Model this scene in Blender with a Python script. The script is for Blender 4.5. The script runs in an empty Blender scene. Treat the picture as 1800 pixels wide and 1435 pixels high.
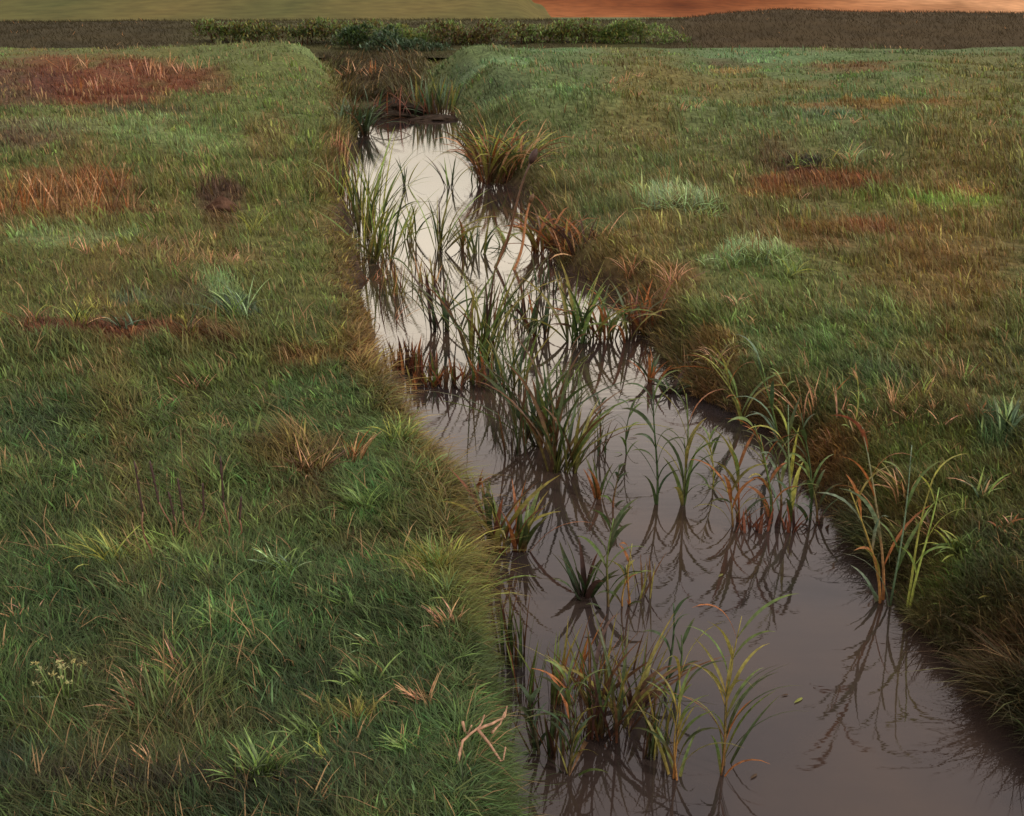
import bpy, math, random
import numpy as np

C = bpy.context.scene.collection
rng = np.random.default_rng(11)
random.seed(5)
PI = math.pi

# ------------------------------------------------------------------ camera model
F_PX, PITCH, CH = 1930.0, math.radians(20.0), 2.5
CF = np.array([0, math.cos(PITCH), -math.sin(PITCH)])
CU = np.array([0, math.sin(PITCH), math.cos(PITCH)])
CO = np.array([0, 0, CH])

def at(x, y, z=0.0):
    """point of the world at height z seen at photo pixel (x, y)"""
    x, y = np.asarray(x, float), np.asarray(y, float)
    dx = (x-900)/F_PX
    k = (717.5-y)/F_PX
    dy = CF[1]+k*CU[1]
    dz = CF[2]+k*CU[2]
    t = (z-CH)/dz
    return dx*t, dy*t, dz*t+CH

def proj(X, Y, Z):
    dz = Z-CH
    dep = Y*CF[1]+dz*CF[2]
    dep = np.where(dep < 0.2, 0.2, dep)
    up = Y*CU[1]+dz*CU[2]
    return 900+F_PX*X/dep, 717.5-F_PX*up/dep

def px_per_m(X, Y, Z):
    return F_PX/(Y*CF[1]+(Z-CH)*CF[2])

def top_z(X, Y, v):
    """height z above (X, Y) that shows at photo row v"""
    k = (717.5-v)/F_PX
    a = CU[2]-k*CF[2]
    return CH+Y*(k*CF[1]-CU[1])/a

def lin(c):
    c = np.asarray(c, float)/255.0
    return np.where(c <= 0.04045, c/12.92, ((c+0.055)/1.055)**2.4)

def sm(t):
    t = np.clip(t, 0, 1)
    return t*t*(3-2*t)

# ------------------------------------------------------------------ value noise
def _hash(i, j, s):
    n = (i*374761393+j*668265263+s*974711) & 0x7fffffff
    n = ((n ^ (n >> 13))*1274126177) & 0x7fffffff
    return ((n ^ (n >> 16)) & 0xffff)/65535.0

def noise(x, y, s=0):
    x = np.asarray(x, float); y = np.asarray(y, float)
    i = np.floor(x).astype(np.int64); j = np.floor(y).astype(np.int64)
    fx = sm(x-i); fy = sm(y-j)
    a = _hash(i, j, s); b = _hash(i+1, j, s); c = _hash(i, j+1, s); d = _hash(i+1, j+1, s)
    return (a*(1-fx)+b*fx)*(1-fy)+(c*(1-fx)+d*fx)*fy

def fbm(x, y, s=0, o=4):
    t = 0; a = .5
    for k in range(o):
        t = t+a*noise(x*2**k, y*2**k, s+k*17); a *= .5
    return t/(1-.5**o)

# ------------------------------------------------------------------ stream banks
LPX = [(862, 1800, .2), (862, 1435, .22), (868, 1250, .22), (854, 1150, .22), (832, 1060, .22), (813, 960, .22), (788, 880, .22), (748, 800, .22),
       (714, 740, .22), (683, 690, .22), (658, 630, .22), (648, 570, .22), (636, 505, .25), (620, 445, .25), (594, 380, .28),
       (588, 310, .3), (606, 245, .3), (618, 212, .3), (610, 170, .4), (600, 130, .4), (583, 104, .4), (560, 92, .4), (520, 87, .4), (440, 84, .4)]
RPX = [(2180, 1800), (1890, 1435), (1795, 1290), (1695, 1195), (1592, 1065), (1500, 930), (1440, 850), (1335, 755), (1245, 695), (1190, 640),
       (1140, 590), (1075, 520), (1010, 470), (960, 430), (946, 380), (905, 330), (838, 285), (822, 240), (806, 205), (765, 170), (745, 138), (748, 118), (775, 104), (840, 96), (960, 92)]
_l = sorted((float(Y), float(X)) for X, Y, Z in (at(*p) for p in LPX))
_r = sorted((float(Y), float(X)) for X, Y, Z in (at(x, y, 0.0) for x, y in RPX))
LY, LX = np.array([p[0] for p in _l]), np.array([p[1] for p in _l])
RY, RX = np.array([p[0] for p in _r]), np.array([p[1] for p in _r])

def xl(Y):
    return np.interp(Y, LY, LX)+(0.16*(noise(Y*1.3, 0*Y, 3)-.5)+.09*(noise(Y*3.7, 0*Y+3, 13)-.5))*np.clip(Y/8, .55, 1.6)
def xr(Y):
    return np.interp(Y, RY, RX)+(0.16*(noise(Y*1.1, 0*Y, 4)-.5)+.10*(noise(Y*3.1, 0*Y+5, 14)-.5))*np.clip(Y/8, .55, 1.6)

BUMPS = []   # (X, Y, rx, ry, h)
for (x, y, rx, ry, h) in [(240, 235, 2.6, 2.2, .30), (800, 122, 2.4, 4.0, .62), (865, 160, 2.2, 1.9, .55), (960, 212, 2.5, 1.4, .48), (530, 112, 3, 5, .5), (1010, 150, 3.0, 2.0, .4), (1190, 352, 1.1, .8, .16), (1320, 455, 1.0, .7, .14),
                          (480, 100, 5, 6, .35), (120, 570, 1.5, .5, .10), (420, 540, .6, .5, .10), (330, 1060, .5, .3, .06), (1620, 720, .9, .6, .10),
                          (1560, 260, 3.5, 1.6, .34), (1250, 215, 5, 1.2, .25), (1600, 190, 5, 1.4, .25), (420, 930, .5, .3, .05), (900, 130, 3, 5, .25), (1740, 900, .5, .5, .08)]:
    X, Y, _ = at(x, y, .4)
    BUMPS.append((float(X), float(Y), rx, ry, h))

def height(X, Y):
    X = np.asarray(X, float); Y = np.asarray(Y, float)
    a, b = xl(Y), xr(Y)
    far = sm((Y-18)/22)
    hb = .27+.22*far
    dl, dr = a-X, X-b
    hb = hb*(.78+.44*noise(Y*2.3/np.clip(Y/5, 1, 4), np.where(dl > dr, 3., 9.), 15))
    wl = .10+2.0*far
    wr = .34+2.0*far
    d = np.maximum(dl, dr)
    zl = hb*sm((dl+.03)/wl)**.7
    zr = (hb+.03)*sm((dr+.02)/wr)
    bed = -.32+.50*sm((Y-26.5)/6.0)
    depth_in = sm(np.minimum(-dl, -dr)/.25)
    z = np.where(dl > -.03, zl, np.where(dr > -.02, zr, 0))
    z = np.where(d <= -.02, bed*depth_in*np.where(Y < 27, 1, 1)+0, z)
    amp = sm((d-.15)/1.2)
    und = (fbm(X*.7, Y*.55, 1)-.5)*(.20+.32*far)+(noise(X*3.1, Y*2.4, 2)-.5)*.06+(noise(X*.23, Y*.17, 6)-.5)*.3*far
    und = und*(1-.6*sm((Y-42)/16))
    for (bx, by, rx, ry, h) in BUMPS:
        und = und+h*np.exp(-((X-bx)/rx)**2-((Y-by)/ry)**2)
    fade = 1-sm((Y-75)/60)
    z = z+und*amp*fade
    return z

def ground_at(x, y):
    """where the line of sight through photo pixel (x, y) meets the ground"""
    zs = np.linspace(1.2, -.2, 141)
    X, Y, Z = at(np.full(141, float(x)), np.full(141, float(y)), zs)
    h = height(X, Y)
    k = np.where(zs <= h)[0]
    k = int(k[0]) if len(k) else 140
    return float(X[k]), float(Y[k]), float(h[k])

# ------------------------------------------------------------------ colours of the meadow (pigment, plus painted mound shading)
BASE_L = [(60, (84, 90, 50)), (140, (84, 92, 46)), (240, (82, 92, 46)), (340, (84, 88, 42)), (480, (80, 82, 40)), (600, (74, 78, 38)), (760, (64, 76, 36)), (900, (63, 75, 36)), (1050, (57, 71, 36)), (1250, (53, 67, 35)), (1435, (49, 59, 32))]
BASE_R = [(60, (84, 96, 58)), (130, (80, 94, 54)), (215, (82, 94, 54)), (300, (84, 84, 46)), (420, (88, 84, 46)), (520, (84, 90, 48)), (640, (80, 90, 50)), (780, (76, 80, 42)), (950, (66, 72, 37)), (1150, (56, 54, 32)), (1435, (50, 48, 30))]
PATCH = [  # x, y, rx, ry, colour, strength
    (170, 150, 210, 45, (94, 51, 31), .9), (20, 165, 90, 45, (78, 52, 40), .7), (40, 245, 130, 30, (84, 62, 48), .7), (110, 345, 140, 55, (104, 72, 40), .8),
    (390, 350, 45, 25, (66, 46, 34), .8), (390, 390, 30, 25, (74, 56, 32), .6), (300, 225, 60, 14, (112, 132, 80), .7), (160, 240, 160, 20, (106, 122, 74), .55), (330, 265, 130, 14, (108, 126, 76), .6),
    (440, 90, 140, 14, (100, 122, 76), .6), (560, 110, 60, 20, (104, 124, 74), .5), (480, 250, 60, 40, (104, 82, 44), .5), (250, 200, 130, 12, (58, 56, 36), .6),
    (130, 420, 130, 20, (110, 132, 86), .5), (330, 455, 130, 30, (112, 88, 54), .45), (150, 600, 170, 12, (86, 44, 32), .7), (330, 605, 150, 12, (90, 54, 34), .6), (540, 630, 80, 14, (112, 78, 42), .6),
    (390, 525, 40, 30, (112, 136, 88), .6), (420, 555, 45, 18, (50, 66, 50), .7), (230, 545, 40, 20, (66, 78, 64), .6), (330, 545, 50, 35, (58, 52, 34), .6),
    (560, 470, 80, 60, (82, 92, 44), .5), (620, 600, 40, 60, (100, 86, 42), .5), (560, 690, 90, 40, (60, 82, 42), .6), (520, 800, 90, 40, (98, 76, 40), .6), (580, 860, 80, 40, (88, 70, 40), .5),
    (640, 850, 60, 60, (62, 92, 46), .6), (680, 760, 50, 40, (72, 98, 48), .6), (60, 760, 80, 60, (58, 76, 46), .5), (40, 830, 40, 40, (88, 100, 50), .5),
    (300, 960, 60, 35, (96, 108, 50), .5), (180, 960, 90, 30, (92, 104, 46), .5), (600, 950, 120, 40, (66, 92, 46), .4), (760, 980, 60, 40, (110, 112, 48), .7), (820, 1040, 40, 60, (96, 104, 42), .5),
    (400, 1090, 130, 35, (72, 100, 54), .5), (700, 1080, 100, 30, (48, 58, 30), .5), (560, 1180, 100, 40, (44, 54, 30), .5), (450, 1330, 110, 50, (74, 98, 48), .5), (620, 1250, 60, 20, (110, 96, 42), .5), (740, 1300, 80, 50, (66, 92, 44), .45), (300, 1400, 300, 20, (44, 40, 26), .8), (30, 1350, 80, 40, (40, 52, 36), .6),
    (620, 930, 90, 25, (80, 68, 40), .4), (480, 900, 90, 30, (76, 78, 40), .5),
    (900, 148, 100, 12, (104, 130, 86), .75), (850, 112, 90, 12, (98, 124, 82), .75), (800, 145, 40, 12, (58, 70, 44), .6), (880, 178, 60, 10, (60, 72, 44), .6), (960, 196, 80, 10, (104, 128, 80), .7), (950, 100, 120, 14, (86, 112, 72), .6), (1350, 105, 130, 10, (90, 118, 78), .6), (1000, 215, 120, 14, (98, 120, 74), .6), (1150, 205, 100, 10, (96, 118, 72), .5),  # far mounds: crest light and hollow shade painted into the grass colour
    (1010, 160, 60, 25, (74, 84, 48), .5), (1270, 120, 30, 10, (74, 52, 38), .7), (1290, 138, 45, 6, (150, 112, 62), .6), (1500, 135, 90, 10, (104, 66, 40), .6), (1340, 165, 200, 18, (102, 84, 44), .5), (1500, 200, 200, 8, (118, 80, 42), .6), (1460, 215, 50, 14, (84, 104, 80), .6),
    (1390, 220, 60, 10, (88, 98, 64), .5), (1420, 298, 35, 10, (42, 36, 32), .8), (1370, 285, 40, 18, (80, 60, 42), .6), (1420, 272, 50, 14, (104, 112, 66), .6), (1490, 275, 30, 20, (96, 112, 76), .5), (1450, 318, 150, 16, (101, 61, 38), .75), (1360, 340, 60, 14, (114, 72, 40), .6),
    (1190, 345, 70, 24, (128, 150, 108), .8), (1240, 365, 40, 12, (120, 144, 104), .6), (1110, 300, 80, 40, (76, 94, 54), .5), (1060, 370, 60, 40, (78, 96, 60), .5), (1560, 350, 100, 14, (100, 110, 54), .6), (1680, 350, 80, 16, (104, 128, 58), .7), (1690, 335, 50, 10, (140, 112, 64), .5),
    (1470, 400, 170, 18, (108, 74, 42), .6), (1530, 395, 60, 12, (104, 62, 42), .5), (1400, 430, 110, 14, (106, 74, 40), .5), (1330, 445, 60, 18, (130, 152, 108), .8), (1270, 460, 40, 16, (124, 146, 100), .6), (1390, 470, 30, 30, (102, 122, 66), .6), (1650, 470, 130, 60, (102, 78, 44), .5), (1330, 480, 90, 25, (78, 96, 50), .5),
    (1180, 500, 60, 40, (96, 72, 40), .6), (1290, 590, 80, 40, (72, 88, 46), .5), (1440, 590, 70, 30, (76, 100, 52), .5), (1510, 545, 90, 14, (84, 104, 62), .4), (1600, 580, 60, 30, (88, 108, 66), .4), (1740, 540, 60, 100, (92, 78, 44), .4), (1560, 660, 90, 30, (58, 72, 44), .6), (1700, 640, 100, 40, (78, 74, 42), .5),
    (1260, 600, 60, 30, (104, 74, 40), .6), (1340, 680, 80, 40, (104, 72, 38), .7), (1420, 745, 70, 40, (112, 78, 40), .75), (1500, 780, 60, 40, (100, 72, 38), .6), (1460, 830, 50, 30, (96, 70, 34), .6), (1640, 740, 120, 20, (84, 72, 42), .5), (1620, 790, 110, 60, (72, 88, 40), .5), (1760, 760, 40, 40, (70, 96, 66), .6), (1700, 860, 80, 50, (72, 86, 40), .4),
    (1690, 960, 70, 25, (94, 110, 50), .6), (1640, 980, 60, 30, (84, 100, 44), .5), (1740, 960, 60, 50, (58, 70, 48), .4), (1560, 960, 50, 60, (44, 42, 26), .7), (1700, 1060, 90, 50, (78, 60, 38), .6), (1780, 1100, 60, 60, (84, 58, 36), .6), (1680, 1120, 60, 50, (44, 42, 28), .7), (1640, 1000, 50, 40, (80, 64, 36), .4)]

def meadow_col(X, Y):
    """target colour (display 0..255) of the vegetation rooted at (X, Y)"""
    u, v = proj(X, Y, np.full_like(X, .3))
    v = np.clip(v, 60, 1435)
    a, b = xl(Y), xr(Y)
    left = X < (a+b)/2
    ks = np.array([k for k, _ in BASE_L], float)
    col = np.empty(X.shape+(3,))
    for c in range(3):
        L = np.interp(v, ks, [q[c] for _, q in BASE_L])
        R = np.interp(v, [k for k, _ in BASE_R], [q[c] for _, q in BASE_R])
        col[..., c] = np.where(left, L, R)
    # natural mottling: streaks of dry and fresh grass, size growing with distance
    s = np.clip(Y/6, .6, 8)
    n1 = fbm(X/s*1.6, Y/s*1.0, 21); n2 = fbm(X/s*.8+9, Y/s*.6, 33)
    dry = sm((n1-.50)/.20)*.75; fresh = sm((n2-.52)/.22)*.5
    col = col+(np.array([101, 83, 42])-col)*dry[..., None]*np.where(v < 1000, 1, .5)[..., None]*np.where(left, .85, .6)[..., None]
    col = col+(np.array([78, 100, 48])-col)*fresh[..., None]*.8
    wob = (fbm(u/40., v/14., 41, 4)-.5)*2.2
    for (x, y, rx, ry, c, st) in PATCH:
        q = ((u-x)/rx)**2+((v-y)/ry)**2
        m = sm((1.35-q+wob)/1.1)*st
        if m.max() > 0:
            col = col+(np.array(c, float)-col)*m[..., None]
    # fringes of the two banks
    sc = np.clip(Y/6, .5, 4)
    dl = a-X; dr = X-b
    fl = sm(1-dl/(.22*sc))*(dl > -.1)*np.interp(v, [200, 400, 600, 950, 1100, 1435], [.5, .7, .9, .75, .15, .0])
    col = col+(np.array([116, 84, 46])-col)*fl[..., None]*.8
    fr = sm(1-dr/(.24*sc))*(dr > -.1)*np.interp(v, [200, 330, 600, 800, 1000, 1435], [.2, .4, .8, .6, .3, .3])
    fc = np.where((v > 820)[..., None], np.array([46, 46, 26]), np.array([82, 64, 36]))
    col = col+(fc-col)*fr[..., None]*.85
    col = col*np.interp(v, [60, 250, 500], [.90, .93, 1.0])[..., None]+np.array([0, 1, 5])
    bedm = ((dl < -.1) & (dr < -.1))
    col = np.where(bedm[..., None], np.array([58, 52, 33]), col)
    return col

GAIN = 1.58
def alb(c):
    return np.clip(lin(c)*GAIN, 0, .8)

# ------------------------------------------------------------------ materials
def new_mat(name):
    m = bpy.data.materials.new(name); m.use_nodes = True
    nt = m.node_tree
    return m, nt, nt.nodes['Principled BSDF'], nt.nodes['Material Output']

def plant_material(name, trans=.35, rough=.55, spec=.25, nscale=30, var=.35):
    m, nt, b, out = new_mat(name)
    at_ = nt.nodes.new('ShaderNodeAttribute'); at_.attribute_name = 'Col'
    tc = nt.nodes.new('ShaderNodeTexCoord')
    nz = nt.nodes.new('ShaderNodeTexNoise'); nz.inputs['Scale'].default_value = nscale; nz.inputs['Detail'].default_value = 3
    nt.links.new(tc.outputs['Object'], nz.inputs['Vector'])
    mr = nt.nodes.new('ShaderNodeMapRange'); mr.inputs[1].default_value = .3; mr.inputs[2].default_value = .7
    mr.inputs[3].default_value = 1-var; mr.inputs[4].default_value = 1+var
    nt.links.new(nz.outputs['Fac'], mr.inputs[0])
    mx = nt.nodes.new('ShaderNodeVectorMath'); mx.operation = 'SCALE'
    nt.links.new(at_.outputs['Color'], mx.inputs[0]); nt.links.new(mr.outputs[0], mx.inputs['Scale'])
    nt.links.new(mx.outputs[0], b.inputs['Base Color'])
    b.inputs['Roughness'].default_value = rough
    b.inputs['Specular IOR Level'].default_value = spec
    if trans > 0:
        t = nt.nodes.new('ShaderNodeBsdfTranslucent'); nt.links.new(mx.outputs[0], t.inputs['Color'])
        ms = nt.nodes.new('ShaderNodeMixShader'); ms.inputs[0].default_value = trans
        nt.links.new(b.outputs[0], ms.inputs[1]); nt.links.new(t.outputs[0], ms.inputs[2])
        nt.links.new(ms.outputs[0], out.inputs['Surface'])
    return m

M_GRASS = plant_material('grass_blades', .3, .6, .2, 25, .25)
M_LEAF = plant_material('reed_leaf', .35, .45, .35, 45, .45)
M_STEM = plant_material('reed_stem', 0, .55, .3, 60, .4)
M_SOIL = plant_material('meadow_soil', 0, .95, .1, 9, .45)
M_MUD = plant_material('wet_mud', 0, .5, .4, 6, .5)
M_EARTH = plant_material('bank_earth', 0, .95, .05, .5, .2)
M_FAR = plant_material('distant_field', 0, .95, .05, .3, .22)
def add_bump(m, scale, strength, dist=.05, detail=6):
    nt = m.node_tree; b = nt.nodes['Principled BSDF']
    tc = nt.nodes.new('ShaderNodeTexCoord'); nz = nt.nodes.new('ShaderNodeTexNoise')
    nz.inputs['Scale'].default_value = scale; nz.inputs['Detail'].default_value = detail
    bp = nt.nodes.new('ShaderNodeBump'); bp.inputs['Strength'].default_value = strength; bp.inputs['Distance'].default_value = dist
    nt.links.new(tc.outputs['Object'], nz.inputs['Vector']); nt.links.new(nz.outputs['Fac'], bp.inputs['Height'])
    nt.links.new(bp.outputs[0], b.inputs['Normal'])
add_bump(M_SOIL, 14, .9); add_bump(M_MUD, 5, 1.0, .15); add_bump(M_EARTH, .8, .25, .2)

def water_material():
    m, nt, b, out = new_mat('stream_water')
    tc = nt.nodes.new('ShaderNodeTexCoord')
    # silt clouds
    n0 = nt.nodes.new('ShaderNodeTexNoise'); n0.inputs['Scale'].default_value = 1.1; n0.inputs['Detail'].default_value = 5
    nt.links.new(tc.outputs['Object'], n0.inputs['Vector'])
    cr = nt.nodes.new('ShaderNodeValToRGB')
    cr.color_ramp.elements[0].position = .35; cr.color_ramp.elements[0].color = (*WATER_A, 1)
    cr.color_ramp.elements[1].position = .68; cr.color_ramp.elements[1].color = (*WATER_B, 1)
    nt.links.new(n0.outputs['Fac'], cr.inputs[0]); nt.links.new(cr.outputs[0], b.inputs['Base Color'])
    b.inputs['Roughness'].default_value = .02
    b.inputs['IOR'].default_value = 1.55
    mp = nt.nodes.new('ShaderNodeMapping'); mp.inputs['Scale'].default_value = (1.0, 4.0, 1)
    nt.links.new(tc.outputs['Object'], mp.inputs['Vector'])
    n1 = nt.nodes.new('ShaderNodeTexNoise'); n1.inputs['Scale'].default_value = 5; n1.inputs['Detail'].default_value = 3
    nt.links.new(mp.outputs[0], n1.inputs['Vector'])
    bp = nt.nodes.new('ShaderNodeBump'); bp.inputs['Strength'].default_value = .026; bp.inputs['Distance'].default_value = .02
    nt.links.new(n1.outputs['Fac'], bp.inputs['Height']); nt.links.new(bp.outputs[0], b.inputs['Normal'])
    return m
WATER_A = (.022, .018, .019); WATER_B = (.052, .034, .024)
M_WATER = water_material()

# ------------------------------------------------------------------ object helpers
def mesh_object(name, verts, faces, cols, mat, parent=None, smooth=False):
    me = bpy.data.meshes.new(name)
    me.from_pydata([tuple(v) for v in verts], [], faces)
    if cols is not None:
        a = me.color_attributes.new('Col', 'FLOAT_COLOR', 'POINT')
        buf = np.ones((len(verts), 4), np.float32); buf[:, :3] = np.asarray(cols, np.float32)
        a.data.foreach_set('color', buf.ravel())
    me.materials.append(mat)
    if smooth:
        me.polygons.foreach_set('use_smooth', [True]*len(me.polygons))
    me.update()
    o = bpy.data.objects.new(name, me); C.objects.link(o)
    if parent is not None:
        o.parent = parent
    return o

def big_mesh(name, verts, quads, tris, cols, mat):
    """fast path: quads (n,4) and tris (m,3) index arrays"""
    me = bpy.data.meshes.new(name)
    nq, ntr = len(quads), len(tris)
    me.vertices.add(len(verts)); me.vertices.foreach_set('co', verts.astype(np.float32).ravel())
    loops = np.concatenate([quads.ravel(), tris.ravel()]).astype(np.int32)
    me.loops.add(len(loops)); me.loops.foreach_set('vertex_index', loops)
    me.polygons.add(nq+ntr)
    st = np.concatenate([np.arange(nq)*4, nq*4+np.arange(ntr)*3]).astype(np.int32)
    me.polygons.foreach_set('loop_start', st)
    a = me.color_attributes.new('Col', 'FLOAT_COLOR', 'POINT')
    buf = np.ones((len(verts), 4), np.float32); buf[:, :3] = cols
    a.data.foreach_set('color', buf.ravel())
    me.materials.append(mat)
    me.update(calc_edges=True)
    o = bpy.data.objects.new(name, me); C.objects.link(o)
    return o

def tag(o, label, cat, group=None):
    o['label'] = label; o['category'] = cat
    if group: o['group'] = group
    return o

def empty(name, loc):
    o = bpy.data.objects.new(name, None); C.objects.link(o); o.location = loc; o.empty_display_size = .1
    return o

class MB:
    def __init__(s): s.v = []; s.f = []; s.c = []
    def leaf(s, p, az, el, L, w, curl, c0, c1, c2, seg=8, roll=0., drift=0., fold=.25):
        """a folded ribbon: starts at p, heading az/el, bending down by curl along its length"""
        p = np.array(p, float); b = len(s.v); ds = L/seg
        for k in range(seg+1):
            t = k/seg
            e = el-curl*t**1.6
            a = az+drift*t
            d = np.array([math.cos(e)*math.cos(a), math.cos(e)*math.sin(a), math.sin(e)])
            sd = np.array([-math.sin(a), math.cos(a), 0.])
            up = np.cross(d, sd)
            r = roll*(.4+t)
            side = sd*math.cos(r)+up*math.sin(r)
            nn = np.cross(d, side)
            ww = w*.5*(min(1, .35+t*2.2))*(1-t**2.2)**.8 if t < 1 else 0.0004
            col = c0+(c1-c0)*min(1, t*2.2) if t < .45 else c1+(c2-c1)*((t-.45)/.55)**2
            s.v += [p-side*ww, p+nn*ww*fold*-1, p+side*ww]
            s.c += [col*.96, col*1.04, col]
            if k < seg: p = p+d*ds
        for k in range(seg):
            i = b+k*3
            s.f += [(i, i+1, i+4, i+3), (i+1, i+2, i+5, i+4)]
    def tube(s, pts, rad, cols, n=6):
        b = len(s.v); m = len(pts)
        for k in range(m):
            q0 = pts[max(0, k-1)]; q1 = pts[min(m-1, k+1)]
            d = (q1-q0)/max(1e-9, np.linalg.norm(q1-q0))
            x = np.cross(d, [0, 1, 0.1]); x /= np.linalg.norm(x); y = np.cross(d, x)
            for j in range(n):
                a = 2*PI*j/n
                s.v.append(pts[k]+(x*math.cos(a)+y*math.sin(a))*rad[k]); s.c.append(cols[k])
        for k in range(m-1):
            for j in range(n):
                a = b+k*n+j; c = b+k*n+(j+1) % n
                s.f.append((a, c, c+n, a+n))
        s.f.append(tuple(b+j for j in range(n))[::-1]); s.f.append(tuple(b+(m-1)*n+j for j in range(n)))
    def build(s, name, mat, parent=None, smooth=True):
        return mesh_object(name, s.v, s.f, s.c, mat, parent, smooth)

PAL = {k: lin(v)*1.38 for k, v in dict(
    G=(52, 66, 36), M=(80, 98, 50), O=(112, 108, 54), Y=(138, 142, 66), R=(130, 82, 47), B=(78, 57, 38), D=(54, 38, 34),
    P=(172, 134, 98), T=(174, 130, 106), W=(140, 166, 116), K=(52, 70, 46), S=(92, 112, 90), L=(112, 134, 72), N=(98, 58, 42)).items()}
def pick(pal):
    c = PAL[random.choice(pal)]
    return c*random.uniform(.8, 1.2)*np.array([random.uniform(.93, 1.07), 1, random.uniform(.9, 1.1)])

# ------------------------------------------------------------------ ground sheet
def build_ground():
    Ys = [-400, -80, -20, -6, -2, -.5, .3]
    y = .8
    while y < 1600:
        Ys.append(y); y += max(.05, .012*y)
    Ys = np.array(Ys)
    off = [0, .015, .04, .075, .12, .17, .23, .30, .38]; d = .47
    while d < 1700:
        off.append(d); d *= 1.085 if d < 12 else 1.16
    off = np.array(off)
    inner = np.array([.06, .2, .35, .5, .65, .8, .94])
    a, b = xl(np.clip(Ys, 1.5, 70)), xr(np.clip(Ys, 1.5, 70))
    cols = len(off)*2+len(inner)
    X = np.empty((len(Ys), cols))
    for i in range(len(Ys)):
        X[i] = np.concatenate([a[i]-off[::-1], a[i]+(b[i]-a[i])*inner, b[i]+off])
    Yg = np.repeat(Ys[:, None], cols, 1)
    Z = height(X, np.clip(Yg, 1.5, 1e9))
    Z = Z-0.0
    col = meadow_col(X.ravel(), np.clip(Yg, 1.5, 1e9).ravel())
    z = Z.ravel()
    a2, b2 = xl(np.clip(Yg, 1.5, 70)).ravel(), xr(np.clip(Yg, 1.5, 70)).ravel()
    xx = X.ravel(); yy = Yg.ravel()
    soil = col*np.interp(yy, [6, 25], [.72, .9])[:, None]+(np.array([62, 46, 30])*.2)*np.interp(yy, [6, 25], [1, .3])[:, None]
    dd = np.maximum(a2-xx, xx-b2)
    mud = (1-sm((dd-.0)/.25))[:, None]*(yy < 30)[:, None]
    soil = soil+(np.array([46, 36, 30])-soil)*mud*.9
    nr, nc = X.shape
    idx = np.arange(nr*nc).reshape(nr, nc)
    q = np.stack([idx[:-1, :-1], idx[:-1, 1:], idx[1:, 1:], idx[1:, :-1]], -1).reshape(-1, 4)
    o = big_mesh('ground', np.stack([xx, yy, z], 1), q, np.zeros((0, 3), int), alb(soil), M_SOIL)
    o.data.polygons.foreach_set('use_smooth', [True]*len(o.data.polygons))
    o['kind'] = 'structure'
build_ground()

# ------------------------------------------------------------------ water
def build_water():
    Ys = np.arange(-2.0, 31.0, .25)
    a, b = xl(np.clip(Ys, 1.5, 70))-.08, xr(np.clip(Ys, 1.5, 70))+.10
    t = np.linspace(0, 1, 9)
    X = a[:, None]+(b-a)[:, None]*t
    Y = np.repeat(Ys[:, None], 9, 1)
    nr, nc = X.shape
    idx = np.arange(nr*nc).reshape(nr, nc)
    q = np.stack([idx[:-1, :-1], idx[:-1, 1:], idx[1:, 1:], idx[1:, :-1]], -1).reshape(-1, 4)
    o = mesh_object('water', np.stack([X.ravel(), Y.ravel(), X.ravel()*0], 1), [tuple(map(int, f)) for f in q], None, M_WATER)
    o['kind'] = 'structure'
build_water()

# ------------------------------------------------------------------ far earth bank and slopes
def ridge(name, Y0, Yt, Y1, profile, colf, xs, mat, amp=.25, seed=0, base=-.5):
    """a long bank along X: foot at Y0, crest at Yt (photo row profile(x_px)), falling to Y1"""
    ts = np.linspace(0, 1, 22)
    V = []; Cc = []
    for x in xs:
        u, _ = proj(np.array(x), np.array(float(Yt)), np.array(2.0))
        zt = float(top_z(x, Yt, profile(float(u))))
        for t in ts:
            if t < .6:
                k = t/.6; yy = Y0+(Yt-Y0)*k; zz = base+(zt-base)*sm(k)**.85
            else:
                k = (t-.6)/.4; yy = Yt+(Y1-Yt)*k; zz = zt+(base-zt)*sm(k)
            zz += amp*(float(fbm(np.array(x*.35), np.array(yy*.3), seed))-.5)*(1 if t < .55 else .5)*min(1, t*5)
            V.append((x, yy, zz)); Cc.append(colf(x, yy, zz, t))
    n = len(ts); Fs = []
    for i in range(len(xs)-1):
        for j in range(n-1):
            Fs.append((i*n+j, (i+1)*n+j, (i+1)*n+j+1, i*n+j+1))
    o = mesh_object(name, V, Fs, alb(np.array(Cc)), mat, None, True)
    o['kind'] = 'structure'
    return o

def bank_profile(u):
    return np.interp(u, [-900, 0, 300, 620, 930, 1080, 1200, 1290, 1360, 1440, 1540, 1640, 1800, 2600], [36, 39, 37, 36, 36, 37, 32, 22, 17, 19, 22, 21, 24, 30])
def bank_col(x, y, z, t):
    n = float(fbm(np.array(x*.5), np.array(y*.8), 91))
    u, _ = proj(np.array(x), np.array(y), np.array(z)); u = float(u)
    dark = np.array([40, 37, 25]); warm = np.array([52, 45, 29]); olive = np.array([64, 67, 40])
    c = dark+(warm-dark)*n
    g = sm((u-250)/150)*sm((1230-u)/120)
    c = c+(olive-c)*g*.55*float(sm(np.array(n*2-.4)))
    c = c+(np.array([54, 43, 30])-c)*float(sm(np.array((u-1150)/100)))*.5
    return c
BANK = ridge('embankment', 56, 80, 104, bank_profile, bank_col, np.linspace(-95, 95, 260), M_EARTH, .35, 5, .25)
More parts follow.
